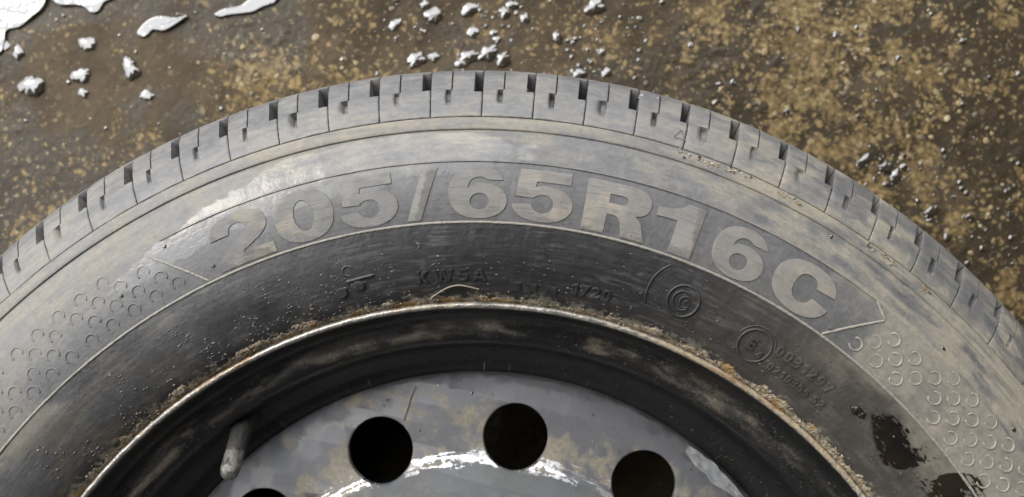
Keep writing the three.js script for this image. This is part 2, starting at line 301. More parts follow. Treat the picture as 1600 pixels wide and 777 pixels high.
const GL = {
  0: hole(S([0.56, 1], [[0.2, 1, 0, 0.82, 0, 0.5], [0, 0.18, 0.2, 0, 0.56, 0], [0.92, 0, 1.12, 0.18, 1.12, 0.5], [1.12, 0.82, 0.92, 1, 0.56, 1]]), 0.56, 0.5, 0.185, 0.3),
  2: S([0.02, 0.62], [[0.02, 0.88, 0.22, 1, 0.54, 1], [0.86, 1, 1.04, 0.88, 1.04, 0.68], [1.04, 0.5, 0.9, 0.42, 0.74, 0.34], [0.6, 0.27, 0.54, 0.25, 0.49, 0.215], [1.06, 0.215], [1.06, 0], [0, 0], [0.01, 0.2, 0.13, 0.31, 0.36, 0.44], [0.55, 0.54, 0.66, 0.58, 0.66, 0.68], [0.66, 0.75, 0.6, 0.79, 0.52, 0.79], [0.43, 0.79, 0.37, 0.73, 0.36, 0.62]]),
  5: S([0.12, 1], [[1.0, 1], [1.0, 0.77], [0.42, 0.77], [0.4, 0.665], [0.46, 0.69, 0.53, 0.7, 0.6, 0.7], [0.88, 0.7, 1.08, 0.57, 1.08, 0.35], [1.08, 0.13, 0.84, 0, 0.54, 0], [0.24, 0, 0.03, 0.1, 0, 0.31], [0.34, 0.335], [0.37, 0.235, 0.45, 0.17, 0.54, 0.17], [0.66, 0.17, 0.73, 0.25, 0.73, 0.345], [0.73, 0.45, 0.66, 0.52, 0.55, 0.52], [0.47, 0.52, 0.41, 0.49, 0.37, 0.44], [0.06, 0.47]]),
  6: hole(S([1.0, 0.745], [[0.97, 0.9, 0.82, 1, 0.56, 1], [0.2, 1, 0, 0.8, 0, 0.48], [0, 0.17, 0.2, 0, 0.55, 0], [0.87, 0, 1.08, 0.14, 1.08, 0.345], [1.08, 0.56, 0.87, 0.68, 0.63, 0.68], [0.5, 0.68, 0.41, 0.645, 0.355, 0.59], [0.38, 0.73, 0.46, 0.8, 0.565, 0.8], [0.635, 0.8, 0.68, 0.78, 0.7, 0.745]]), 0.57, 0.33, 0.175, 0.155),
  R: (() => { const s = S([0, 0], [[0, 1], [0.72, 1], [0.99, 1, 1.1, 0.88, 1.1, 0.71], [1.1, 0.56, 1.02, 0.475, 0.88, 0.445], [0.96, 0.41, 1.0, 0.35, 1.03, 0.25], [1.13, 0], [0.72, 0], [0.645, 0.25], [0.61, 0.35, 0.57, 0.375, 0.5, 0.375], [0.4, 0.375], [0.4, 0]]); const p = new THREE.Path(); p.moveTo(0.4, 0.6); p.lineTo(0.6, 0.6); p.bezierCurveTo(0.75, 0.6, 0.75, 0.77, 0.6, 0.77); p.lineTo(0.4, 0.77); p.lineTo(0.4, 0.6); s.holes.push(p); return s; })(),
  1: S([0.36, 0], [[0.36, 0.62], [0, 0.6], [0, 0.785], [0.22, 0.79, 0.4, 0.85, 0.46, 1], [0.77, 1], [0.77, 0]]),
  C: S([1.08, 0.635], [[1.04, 0.87, 0.85, 1, 0.56, 1], [0.2, 1, 0, 0.8, 0, 0.5], [0, 0.2, 0.2, 0, 0.56, 0], [0.85, 0, 1.05, 0.13, 1.08, 0.375], [0.75, 0.41], [0.73, 0.29, 0.67, 0.225, 0.56, 0.225], [0.42, 0.225, 0.37, 0.34, 0.37, 0.5], [0.37, 0.66, 0.42, 0.775, 0.56, 0.775], [0.67, 0.775, 0.73, 0.71, 0.75, 0.6]]),
  '/': S([0, 0], [[0.27, 0], [0.64, 1], [0.37, 1]]),
};
// bends a flat geometry in millimetres (x along the tyre, y outwards in radius, z out of the rubber) onto the sidewall
function bend(g, deg, r0, rRef, uvf) {
  const p = g.attributes.position, uv = new Float32Array(p.count * 2);
  for (let i = 0; i < p.count; i++) {
    const d = deg + p.getX(i) / (rRef * D2R), r = r0 + p.getY(i), q = onWall(d, r, p.getZ(i)); p.setXYZ(i, q[0], q[1], q[2]);
    const w = uvf ? uvf(d, r) : [uOf(d), vOf(sOf(r))]; uv[i * 2] = w[0]; uv[i * 2 + 1] = w[1];
  }
  g.setAttribute('uv', new THREE.BufferAttribute(uv, 2)); g.deleteAttribute('normal');
  return toCreasedNormals(g, 0.7);
}
function solid(shape, h, bevel, edge, cs = 10) {
  const g = new THREE.ExtrudeGeometry(shape, { depth: h - bevel + 0.5, bevelEnabled: true, bevelThickness: bevel, bevelSize: bevel, bevelOffset: -bevel, bevelSegments: 2, curveSegments: cs });
  g.translate(0, 0, -0.5); let q = g.index ? g.toNonIndexed() : g; q.deleteAttribute('uv'); q.deleteAttribute('normal');
  if (edge) { const t = new TessellateModifier(edge, 7).modify(q); q = t; }
  return q;
}
const CH = [['2', -37.35, 5.7], ['0', -31.15, 5.65], ['5', -24.95, 5.5], ['/', -18.75, 3.2], ['6', -14.7, 5.5], ['5', -8.75, 5.75], ['R', -1.95, 6.25], ['1', 4.75, 4.25], ['6', 10.55, 5.2], ['C', 16.75, 6.0]];
for (const [c, d0, wd] of CH) {
  const H = 22.9, bb = new THREE.Box2().setFromPoints(GL[c].getPoints(8)), sx = wd * D2R * 270 / (bb.max.x - bb.min.x);
  const sc = new THREE.Shape(GL[c].getPoints(10).map((p) => new THREE.Vector2((p.x - bb.min.x) * sx, p.y * H)));
  for (const hl of GL[c].holes) sc.holes.push(new THREE.Path(hl.getPoints(12).map((p) => new THREE.Vector2((p.x - bb.min.x) * sx, p.y * H))));
  obj('raised_character', bend(solid(sc, 0.5, 0.3, 2.2), d0, 258.7, 270, (d, r) => [clamp((d + 43) / 72), clamp((r - 257) / 27)]), charMat, tyre);
}
// raised lines: swept along a path of [deg, r] with a rounded section
const lineMat = new THREE.MeshPhysicalMaterial({ color: new THREE.Color().setRGB(0.205, 0.19, 0.16), roughness: 0.6, bumpMap: rubGrain, bumpScale: 0.0005 });
function raised(path, w, h, closed = false) {
  const n = path.length, sec = [[-0.5, -0.4], [-0.42, 0.55], [-0.2, 0.95], [0.2, 0.95], [0.42, 0.55], [0.5, -0.4]];
  return gridGeo(sec.length, n, (i, j) => {
    const a = path[Math.max(0, j - 1)], b = path[Math.min(n - 1, j + 1)], q = path[j];
    let tx = (b[0] - a[0]) * D2R * q[1], ty = b[1] - a[1]; const l = Math.hypot(tx, ty) || 1; tx /= l; ty /= l;
    const e = (!closed && (j === 0 || j === n - 1)) ? 0.05 : 1, wob = 1 + 0.25 * (vn(q[0] * 3, q[1] * 0.7, 77) - 0.5);
    const o = sec[sec.length - 1 - i][0] * w * e * wob, z = sec[sec.length - 1 - i][1] * h * e, dd = q[0] + (-ty * o) / (q[1] * D2R), rr = q[1] + tx * o;
    return [...onWall(dd, rr, z), uOf(dd), vOf(sOf(rr))];
  });
}
const arc = (a, b, r, st = 0.35) => { const o = [], n = Math.max(2, Math.round(Math.abs(b - a) / st)); for (let i = 0; i <= n; i++) o.push([a + (b - a) * i / n, r]); return o; };
const seg = (a, b, n = 30) => { const o = []; for (let i = 0; i <= n; i++) o.push([a[0] + (b[0] - a[0]) * i / n, a[1] + (b[1] - a[1]) * i / n]); return o; };
obj('moulded_line', raised(arc(-180, 180, 257.2, 0.4), 1.25, 0.55), lineMat, tyre);
obj('moulded_line', raised([...arc(-41.6, 25.9, 284.3, 0.35)], 0.95, 0.45), tyreMat, tyre);
obj('moulded_line', raised(seg([-42.7, 279.4], [-38.75, 257.6]), 1.1, 0.5), lineMat, tyre);
obj('moulded_line', raised(seg([25.9, 284.3], [27.5, 279.6], 10), 1.1, 0.5), lineMat, tyre);
obj('moulded_line', raised(seg([27.5, 279.6], [23.5, 257.6]), 1.25, 0.5), lineMat, tyre);
// fields of open rings
const ringMat = lineMat;
const local = (deg, r, R, a0, a1, n = 22) => { const o = []; for (let i = 0; i <= n; i++) { const t = (a0 + (a1 - a0) * i / n) * D2R; o.push([deg + R * Math.cos(t) / (r * D2R), r + R * Math.sin(t)]); } return o; };
for (let i = 0; i < 14; i++) for (let j = -3; j < 4; j++) {
  if (i < 2 && j > 2) continue;
  const d = 26.65 + 2.46 * i + 1.23 * j, r = 263.3 + 6.1 * j; if (r < 260 || d < 26.3 || h2(i, j, 25) < 0.06) continue;
  obj('moulded_ring', raised(local(d, r, 2.75, -175 + d + 40 * (h2(i, j, 21) - 0.5), 125 + d + 40 * (h2(i, j, 22) - 0.5)), 0.7 + 0.4 * h2(i, j, 23), 0.18 + 0.28 * h2(i, j, 24)), ringMat, tyre);
}
for (let i = 0; i < 12; i++) for (let j = 0; j < 4; j++) {
  const d = -(41.55 + 2.43 * i + 1.2 * j), r = 263.5 + 5.95 * j; if (i === 0 && j > 2) continue;
  if (h2(i, j, 9) < 0.1) continue;
  obj('moulded_ring', raised(local(d, r, 2.75, -20 + d * 0.6, 245 + d * 0.6), 1.0, 0.26), tyreMat, tyre);
}
// small moulded marks near the rim
const font = await new FontLoader().loadAsync('fonts/droid/droid_sans_bold.typeface.json');
function word(text, deg, r, size, stretch = 1.25, gap = 1.25, h = 0.42) {
  let x = 0; const parts = [];
  for (const ch of text) {
    if (ch === ' ') { x += size * 0.45 * gap; continue; }
    const g = new TextGeometry(ch, { font, size, depth: h + 0.3, curveSegments: 5, bevelEnabled: true, bevelThickness: 0.2, bevelSize: 0.14, bevelSegments: 1 });
    g.computeBoundingBox(); const w = (g.boundingBox.max.x - g.boundingBox.min.x) * stretch;
    g.translate(-g.boundingBox.min.x, 0, -0.3); g.scale(stretch, 1, 1); g.translate(x, 0, 0); x += w + size * 0.22 * gap;
    const q = g.index ? g.toNonIndexed() : g; q.deleteAttribute('uv'); q.deleteAttribute('normal'); parts.push(q);
  }
  return bend(mergeGeometries(parts), deg, r, r + size / 2);
}
obj('moulded_text', word('KW5A', -18.6, 231.6, 5.2, 1.3, 1.6), tyreMat, tyre);
obj('moulded_text', word('1720', -1.6, 230.4, 4.6, 1.1, 1.2), tyreMat, tyre);
obj('moulded_text', word('0031297', 21.0, 239.6, 4.4, 1.0, 1.25, 0.5), tyreMat, tyre);
obj('moulded_text', word('0210355 S2', 21.3, 232.6, 3.4, 1.0, 1.0, 0.42), tyreMat, tyre);
obj('moulded_emblem', mergeGeometries([raised(local(18.9, 238, 7.2, -180, 180, 40), 1.1, 0.7, true), raised(local(18.9, 238, 8.7, 20, 170, 30), 0.8, 0.35)]), tyreMat, tyre);
obj('moulded_text', word('E', 18.05, 235.6, 5.6, 1.15, 1, 0.7), tyreMat, tyre);
obj('moulded_text', word('4', 19.55, 234.2, 3, 1, 1, 0.7), tyreMat, tyre);
obj('moulded_emblem', mergeGeometries([raised(local(10.1, 241.2, 6.9, -180, 180, 40), 1.2, 0.75, true), raised(local(10.0, 241.2, 4.2, 45, 330, 24), 1.0, 0.6), raised(local(10.35, 241.0, 2.5, 45, 330, 18), 0.8, 0.55), raised(local(10.6, 240.9, 1.2, 45, 330, 12), 0.6, 0.5)]), tyreMat, tyre);
obj('moulded_line', raised(local(10.1, 241.2, 16.5, 128, 205, 30), 0.9, 0.5), tyreMat, tyre);
for (const [d, r, R, h] of [[-26.9, 233.6, 2.1, 1.3], [-24.9, 235, 2.2, 1.3]]) {
  const s = new THREE.Shape(); s.absellipse(0, 0, R * 1.25, R, 0, Math.PI * 2); obj('moulded_stud', bend(solid(s, h, 0.6, 1.4), d, r, r), tyreMat, tyre);
}
obj('moulded_line', raised(seg([-26.2, 237.5], [-22.9, 238.2], 14), 1.6, 0.8), tyreMat, tyre);
obj('moulded_line', raised(local(-25.6, 242, 2.2, 0, 300, 16), 1.0, 0.42), tyreMat, tyre);
for (const [d, w] of [[-7.6, 4.4], [-5.9, 5.2], [-3.7, 5.6]]) { const s = new THREE.Shape([[-w / 2, -1.8], [w / 2, -1.8], [w / 2 - 0.5, 1.8], [-w / 2 + 0.4, 1.9]].map((q) => new THREE.Vector2(...q))); obj('moulded_stud', bend(solid(s, 0.6, 0.3, 1.6), d, 230, 230), tyreMat, tyre); }
for (const [d, r] of [[-37.9, 263.5], [-41.2, 281], [23.9, 262.2], [-46.7, 272]]) { const s = new THREE.Shape(); s.absellipse(0, 0, 0.9, 0.8, 0, Math.PI * 2); obj('vent_spew', bend(solid(s, 0.9, 0.4, 0), d, r, r), tyreMat, tyre); }

// ------------------------------------------------------------------ steel rim, disc and valve
const RIM = [[221.6, 182], [222.3, 186.4], [222.2, 189.2], [221.2, 190.9], [219.9, 190.8], [219.0, 189.2], [218.6, 186], [217.9, 181], [215.8, 176.4], [211.5, 173.2], [206, 171.3], [203, 169.3], [201.6, 165], [200.6, 158], [198.5, 150], [193, 143.6], [187, 140], [183, 132], [182, 120], [184, 70], [196, 55], [202, 40], [206, 34], [215, 28], [219, 14]];
const rimLine = spline(RIM, 200); const rimS = [0]; for (let i = 1; i < rimLine.length; i++) rimS.push(rimS[i - 1] + Math.hypot(rimLine[i][0] - rimLine[i - 1][0], rimLine[i][1] - rimLine[i - 1][1]));
const vis = rimS.findIndex((s, i) => rimLine[i][0] < 190); const SR = rimS[vis];
{
  const [cm, rm] = maps(2048, 256, (u, v) => {
    const deg = degOf(u), s = v * SR, a = deg * D2R * 210; let i = 1; while (i < vis && rimS[i] < s) i++;
    const [r, h] = rimLine[i];
    const n1 = fbm(a / 55, s / 8, 301, 4), n2 = fbm(a / 13, s / 4, 302, 4), n3 = fbm(a / 1.0, s / 0.8, 303, 3), n4 = fbm(a / 12, s / 2, 304, 3);
    let c = mixc([0.008, 0.0083, 0.009], [0.021, 0.020, 0.019], n1), ro = 0.32 + 0.2 * (n2 - 0.5);
        const lip = sm(218.9, 219.4, r) * (h > 180 ? 1 : 0);
    const patch = (0.55 + 0.6 * (n3 - 0.2)) * sm(0.42, 0.74, n1 * 0.5 + n2 * 0.5 + 0.16 * bump1(deg, -13, 7) + 0.13 * bump1(deg, 20, 12) + 0.1 * bump1(deg, -35, 10)) * sm(203.5, 208, r + 5 * (n2 - 0.5)) * sm(216, 211, r + 4 * (n2 - 0.5));
    c = mixc(c, mixc([0.085, 0.08, 0.072], [0.20, 0.168, 0.12], sm(0.45, 0.7, n2)), patch * 0.75); ro += 0.3 * patch;
    const wear = lip * sm(0.22, 0.5, n2 * 0.5 + n4 * 0.5 + 0.1);
    c = mixc(c, mixc([0.36, 0.335, 0.29], [0.45, 0.43, 0.40], n3), wear); ro = ro + (0.34 - ro) * wear;
    const mud = lip * sm(0.5, 0.62, n1 * 0.5 + n3 * 0.5 + 0.09 * sm(4, 18, deg)); c = mixc(c, mixc([0.24, 0.175, 0.085], [0.40, 0.33, 0.22], n3), mud * 0.85); ro += 0.35 * mud;
    c = mixc(c, [0.20, 0.09, 0.025], 0.6 * lip * sm(0.62, 0.7, n2));
    const sp = sm(0.80, 0.84, fbm(a / 0.9, s / 0.9, 306, 2)); c = mixc(c, [0.2, 0.17, 0.12], 0.6 * sp);
    return [c.map((q) => q * (0.85 + 0.3 * n3)), ro, 0.6 * wear * (1 - mud)];
  });
  const m = new THREE.MeshPhysicalMaterial({ map: cm, roughnessMap: rm, roughness: 1, metalnessMap: rm, metalness: 1, ior: 1.5, clearcoat: 0.2, clearcoatRoughness: 0.3, bumpMap: grainMap((u, v) => fbm(u * 50, v * 50, 320, 4), 512, 512, 14, 1), bumpScale: 0.0002 });
  const g = gridGeo(degs.length, rimLine.length, (i, j) => {
    const d = degs[i], near = sm(72, 66, Math.abs(d)); let [r, h] = rimLine[j];
    if (h > 180 && near) { const w = (fbm(d * 1.6, j * 0.03, 330, 3) - 0.5) * 0.7 * near; r += w * 0.5; h += w * 0.6; }
    return [...pol(r, d, h), uOf(d), clamp(rimS[j] / SR, 0.001, 0.999)];
  });
  obj('rim', g, m, wheel);
}
{
  const sh = new THREE.Shape(); sh.absarc(0, 0, 186, 0, Math.PI * 2, false);
  for (let k = 0; k < 14; k++) {
    const t = (-5.35 + k * 360 / 14) * D2R, p = new THREE.Path(); p.absarc(Math.sin(t) * 154.6, Math.cos(t) * 154.6, 16.3, 0, Math.PI * 2, true); sh.holes.push(p);
  }
  let g = new THREE.ExtrudeGeometry(sh, { depth: 2.6, bevelEnabled: true, bevelThickness: 1.1, bevelSize: 1.1, bevelOffset: -1.1, bevelSegments: 3, curveSegments: 40 });
  g = g.index ? g.toNonIndexed() : g; g.deleteAttribute('uv'); g.deleteAttribute('normal'); g = new TessellateModifier(5, 8).modify(g);
  const DH = [[0, 172], [70, 172], [95, 171], [112, 170], [122, 166.5], [128, 161.2], [133, 156.6], [137, 153.4], [140, 151.3], [142.5, 149.8], [145, 148.6], [147.5, 147.9], [155, 147.2], [165, 146.6], [172, 145.6], [178, 143.6], [182.5, 140.6], [185, 137], [186.5, 132]];
  const dh = (r) => { for (let i = 1; i < DH.length; i++) if (DH[i][0] >= r) { const a = DH[i - 1], b = DH[i], t = clamp((r - a[0]) / (b[0] - a[0])); const p0 = DH[Math.max(0, i - 2)][1], p3 = DH[Math.min(DH.length - 1, i + 1)][1]; return 0.5 * (2 * a[1] + (b[1] - p0) * t + (2 * p0 - 5 * a[1] + 4 * b[1] - p3) * t * t + (3 * a[1] - p0 - 3 * b[1] + p3) * t * t * t); } return 132; };
  const p = g.attributes.position, uv = new Float32Array(p.count * 2);
  for (let i = 0; i < p.count; i++) {
    const x = p.getX(i), y = p.getY(i), z = p.getZ(i), r = Math.hypot(x, y); p.setXYZ(i, x / 1000, (dh(r) + z - 3.3) / 1000, -y / 1000); uv[i * 2] = 0.5 + x / 400; uv[i * 2 + 1] = clamp((y - 40) / 160, 0.002, 0.998);
  }
  g.setAttribute('uv', new THREE.BufferAttribute(uv, 2)); g = toCreasedNormals(g, 0.6);
  const [cm, rm] = maps(1536, 768, (u, v) => {
    const x = (u - 0.5) * 400, y = 40 + v * 160, r = Math.hypot(x, y);
    const n1 = fbm(x / 18, y / 18, 401, 4), n2 = fbm(x / 5, y / 5, 402, 4), n3 = fbm(x / 1, y / 1, 403, 3), ar = Math.atan2(x, y) * 140, st = fbm(ar / 9, r / 1.1, 404, 3);
    let c = mixc([0.082, 0.084, 0.090], [0.115, 0.117, 0.122], n1), ro = 0.5 + 0.1 * n2;
    const tan = sm(0.47, 0.66, n1 * 0.55 + n2 * 0.45 + 0.10 * sm(164, 150, r) - 0.14 * sm(160, 172, r)); c = mixc(c, mixc([0.18, 0.16, 0.13], [0.29, 0.245, 0.165], n3), tan * 0.75); ro += 0.3 * tan;
    const blk = sm(141, 139.6, r + 1.6 * (st - 0.5)); c = mixc(c, [0.075, 0.085, 0.09], blk * 0.8);
    const wr = sm(0.50, 0.56, st * 0.45 + n2 * 0.35 + n3 * 0.2 + 0.19 * bump1(r, 142.9, 3.6) - 0.11) * sm(149, 146, r + 3 * (n2 - 0.5)) * sm(138.5, 139.6, r + 1.5 * (st - 0.5));
    c = mixc(c, [0.50, 0.50, 0.50], wr); ro = ro + (0.34 - ro) * wr;
    return [c.map((q) => q * (0.9 + 0.2 * n3)), ro, 0.9 * wr];
  }, THREE.ClampToEdgeWrapping);
  const m = new THREE.MeshPhysicalMaterial({ map: cm, roughnessMap: rm, roughness: 1, metalnessMap: rm, metalness: 1, clearcoat: 0.2, clearcoatRoughness: 0.3, bumpMap: grainMap((u, v) => 0.6 * fbm(u * 14, v * 14, 420, 5) + 0.4 * fbm(u * 60, v * 60, 421, 3), 512, 512, 5, 2), bumpScale: 0.00022 });
  obj('wheel_disc', g, m, wheel);
}
{
  // rubber valve with a worn metal end, leaning out of the rim
  const a = new THREE.Vector3(...pol(200, -48.3, 152)), b = new THREE.Vector3(...pol(182.0, -51.2, 179));
  const L = a.distanceTo(b), v = new THREE.Group(); v.name = 'valve'; v.position.copy(a); v.quaternion.setFromUnitVectors(new THREE.Vector3(0, 1, 0), b.clone().sub(a).normalize()); wheel.add(v);
  const lathe = (pts, n = 28) => new THREE.LatheGeometry(pts.map((q) => new THREE.Vector2(q[0] / 1000, q[1] / 1000)), n);
  const L1 = L * 1000;
  const rub = new THREE.MeshPhysicalMaterial({ color: new THREE.Color().setRGB(0.045, 0.042, 0.038), roughness: 0.6, bumpMap: grainMap((u, w) => fbm(u * 20, w * 20, 501, 4), 256), bumpScale: 0.0006 });
  const [vm, vr] = maps(256, 256, (u, w) => { const n = fbm(u * 14, w * 10, 510, 4), n2 = fbm(u * 40, w * 30, 511, 3); return [mixc([0.07, 0.066, 0.06], [0.24, 0.23, 0.205], sm(0.34, 0.64, n * 0.7 + n2 * 0.3)), 0.42 + 0.25 * n2]; });
  const met = new THREE.MeshPhysicalMaterial({ map: vm, roughnessMap: vr, roughness: 1, metalness: 0.25, bumpMap: vm, bumpScale: 0.0004 });
  obj('valve_stem', lathe([[0, -4], [8, -4], [8, -1], [6.6, 1], [5.2, 4], [4.6, L1 * 0.4], [4.5, L1 * 0.62], [4.1, L1 * 0.66], [0, L1 * 0.66]]), rub, v);
  obj('valve_cap', lathe([[0, L1 * 0.6], [3.9, L1 * 0.6], [4.5, L1 * 0.63], [4.6, L1 * 0.7], [4.45, L1 * 0.9], [4.0, L1 * 0.98], [3.0, L1 + 0.9], [1.4, L1 + 1.3], [0, L1 + 1.3]]), met, v);
}

// ------------------------------------------------------------------ loose dirt and water
function lump(sub, sx, sy, sz, rough, s) {                          // a small uneven body
  let g = mergeVertices(new THREE.IcosahedronGeometry(1, sub).deleteAttribute('normal').deleteAttribute('uv')); const p = g.attributes.position;
  for (let i = 0; i < p.count; i++) { const x = p.getX(i), y = p.getY(i), z = p.getZ(i), k = 1 + rough * (fbm(x * 1.7 + s, y * 1.7 + z * 1.3, s, 2) - 0.5) * 2; p.setXYZ(i, x * k * sx, y * k * sy, z * k * sz); }
  g.computeVertexNormals(); return g;
}
function coloured(g, c) { const n = g.attributes.position.count, a = new Float32Array(n * 3); for (let i = 0; i < n; i++) { a[i * 3] = c[0] * 0.8; a[i * 3 + 1] = c[1] * 0.8; a[i * 3 + 2] = c[2] * 0.8; } g.setAttribute('color', new THREE.BufferAttribute(a, 3)); return g; }
const M4 = new THREE.Matrix4(), Q = new THREE.Quaternion(), E3 = new THREE.Euler();
const placed = (g, x, y, z, ry = 0, rx = 0, rz = 0) => g.clone().applyMatrix4(M4.compose(new THREE.Vector3(x, y, z), Q.setFromEuler(E3.set(rx, ry, rz)), new THREE.Vector3(1, 1, 1)));
{
  // sand and grit on the ground
  const proto = []; for (let i = 0; i < 10; i++) proto.push(lump(1, 1, 0.55, RR(0.6, 1), 0.55, i * 9 + 1));
  const list = [];
  for (let n = 0; n < 60000 && list.length < 800; n++) {
    const x = RR(GX0 + 0.02, GX1 - 0.02), z = RR(GZ0 + 0.02, -0.02); if (Math.hypot(x, z) < 0.315) continue;
    const dn = sandy(x, z) * (0.3 + 1.2 * sm(0.42, 0.62, fbm(x * 24, z * 24, 27, 3)));
    if (rnd() > dn * dn * 1.2) continue;
    const r = 0.0006 + 0.0021 * Math.pow(rnd(), 3.2), t = rnd();
    const c = t < 0.6 ? mixc([0.17, 0.12, 0.055], [0.30, 0.22, 0.115], rnd()) : t < 0.85 ? mixc([0.06, 0.048, 0.034], [0.14, 0.11, 0.07], rnd()) : mixc([0.30, 0.24, 0.14], [0.42, 0.35, 0.23], rnd());
    list.push(coloured(placed(proto[Math.floor(rnd() * 10)].clone().scale(r, r * 0.7, r), x, groundH(x, z) + r * 0.02, z, RR(0, 6.28)), c));
  }
  const m = new THREE.MeshPhysicalMaterial({ vertexColors: true, roughness: 0.5 });
  tag(obj('sand_grit', mergeGeometries(list), m), 'tan sand and grit scattered on the wet ground', 'grit', 'stuff');
}
{
  // crumbs of dried mud caught between rim lip and tyre, and scattered up the sidewall
  const proto = []; for (let i = 0; i < 10; i++) proto.push(lump(0, 1, 0.6, RR(0.5, 1), 0.6, i * 5 + 2));
  const list = [];
  const put = (d, r, z, h) => {
    const t = rnd(), c = t < 0.5 ? mixc([0.19, 0.15, 0.095], [0.36, 0.30, 0.21], rnd()) : t < 0.72 ? [0.25, 0.165, 0.06] : t < 0.9 ? [0.07, 0.055, 0.04] : [0.42, 0.38, 0.31];
    const q = onWall(d, r, h); list.push(coloured(placed(proto[Math.floor(rnd() * 10)].clone().scale(z * RR(0.8, 2), z, z), q[0], q[1], q[2], -d * D2R + RR(-0.5, 0.5), RR(-0.4, 0.4), RR(-0.4, 0.4)), c));
  };
  for (let n = 0; n < 1300; n++) {
    const d = RR(-64, 64), k = fbm(d * 0.55, 3, 601, 3), e = Math.pow(rnd(), 2.2) * (1 + 5 * k); if (rnd() > 0.3 + 1.2 * (k - 0.35)) continue;
    put(d, 222.2 + e, (0.00014 + 0.00042 * Math.pow(rnd(), 3)), 0.1 + 0.5 * rnd() * (1 - e / 8));
  }
  for (let n = 0; n < 420; n++) { const d = 4 + 26 * rnd(), r = 303.5 + 5 * (rnd() - 0.5) * rnd(); if (fbm(d * 0.9, 7, 631, 3) < 0.5) continue; put(d, r, 0.0002 + 0.0006 * Math.pow(rnd(), 3), 0.15); }
  {
    // the crust itself, an uneven fillet between lip and rubber that comes and goes
    const cd = []; for (let d = -66; d <= 66; d += 0.07) cd.push(d); const NR = 22, col = [];
    const g = gridGeo(cd.length, NR, (i, j) => {
      const d = cd[i], r = 221.6 + j * 0.24, a = d * 4, n = fbm(a / 6, r / 3, 621, 4), n3 = fbm(a / 0.7, r / 0.6, 622, 3), k = fbm(d * 0.55, 3, 601, 3) + 0.08 * sm(0, 20, d);
      const z = (n * 0.9 + n3 * 0.35 - 0.42 - 0.26 * (j / NR) * (1.4 - k)) * 1.7 * sm(0.36, 0.58, k) - 0.5 * sm(0.4, 1, j / NR);
      const t = fbm(a / 1.5, r, 623, 3); let c = mixc([0.12, 0.085, 0.048], [0.36, 0.305, 0.22], sm(0.3, 0.65, t * 0.5 + n3 * 0.5)); c = mixc(c, [0.30, 0.19, 0.06], 0.8 * sm(0.6, 0.7, fbm(a / 7, r / 3, 624, 2))); col.push(...c.map((q) => q * 0.8));
      return [...onWall(d, r, z), 0, 0];
    });
    g.setAttribute('color', new THREE.BufferAttribute(new Float32Array(col), 3)); g.deleteAttribute('uv'); list.push(g);
  }
  const m = new THREE.MeshStandardMaterial({ vertexColors: true, roughness: 0.85 });
  tag(obj('mud_crumb', mergeGeometries(list), m), 'crumbs of dried mud packed along the rim lip of the wheel', 'dirt', 'stuff');
  // dark grit stuck to the lower left sidewall
  const l2 = [], soft = []; for (let i = 0; i < 8; i++) soft.push(lump(1, 1, 0.6, RR(0.6, 1), 0.5, i * 5 + 60));
  for (let n = 0; n < 1500; n++) {
    const d = RR(-64, -16), r = RR(224, 250); const k = fbm(d * 0.5, r / 12, 611, 3) + 0.14 * bump1(r, 230, 8) - 0.1 * sm(-30, -18, d); if (k < 0.54) continue;
    const z = 0.0002 + 0.00045 * Math.pow(rnd(), 2); const q = onWall(d, r, 0.02);
    l2.push(coloured(placed(soft[Math.floor(rnd() * 8)].clone().scale(z * RR(1, 1.6), z * 0.6, z), q[0], q[1], q[2], -d * D2R + RR(-0.6, 0.6)), rnd() < 0.88 ? mixc([0.035, 0.035, 0.035], [0.075, 0.07, 0.064], rnd()) : [0.15, 0.13, 0.10]));
  }
  for (let n = 0; n < 500; n++) { const d = RR(-16, 46), r = RR(224, 254); if (rnd() > 0.5 - 0.4 * sm(228, 250, r)) continue; const z = 0.0002 + 0.0004 * Math.pow(rnd(), 2), q = onWall(d, r, 0.1); l2.push(coloured(placed(proto[Math.floor(rnd() * 10)].clone().scale(z * RR(1, 2.4), z * 0.8, z), q[0], q[1], q[2], -d * D2R), mixc([0.05, 0.045, 0.04], [0.15, 0.125, 0.09], rnd()))); }
  tag(obj('dark_grit', mergeGeometries(l2), new THREE.MeshStandardMaterial({ vertexColors: true, roughness: 0.4 })), 'dark specks of grit stuck to the tyre near the rim', 'grit', 'stuff');
}
// water: flat puddles top left, and wet lumps and drops on the ground
const waterMat = new THREE.MeshPhysicalMaterial({ color: new THREE.Color().setRGB(0.035, 0.028, 0.019), roughness: 0.04, ior: 2.2, specularIntensity: 1 });
function blob(R, H, s, ex = 1, ragged = 0.4, rip = 0.15) {           // domed drop with an uneven outline
  const N = 44, K = 10;
  return gridGeo(N + 1, K + 1, (i, j) => {
    const t = -(i % N) / N * Math.PI * 2, k = j / K, rr = R * (1 + ragged * 2 * (fbm(Math.cos(t) * 1.5 + s, Math.sin(t) * 1.5, s, 2) - 0.5)) * (1 - k);
    const x = Math.cos(t) * rr * ex, z = Math.sin(t) * rr, q = 1 - k;
    const y = H * Math.pow(Math.max(0, 1 - q * q), 0.6) + (j ? H * rip * 2 * (fbm(x / R * 1.3 + s, z / R * 1.3, s + 3, 2) - 0.5) * Math.min(1, k * 4) : -0.0015);
    return [x, y, z, 0, 0];
  });
}
const place = (g, x, z, dy = 0, ry = 0) => placed(g, x, groundH(x, z) + dy, z, ry);
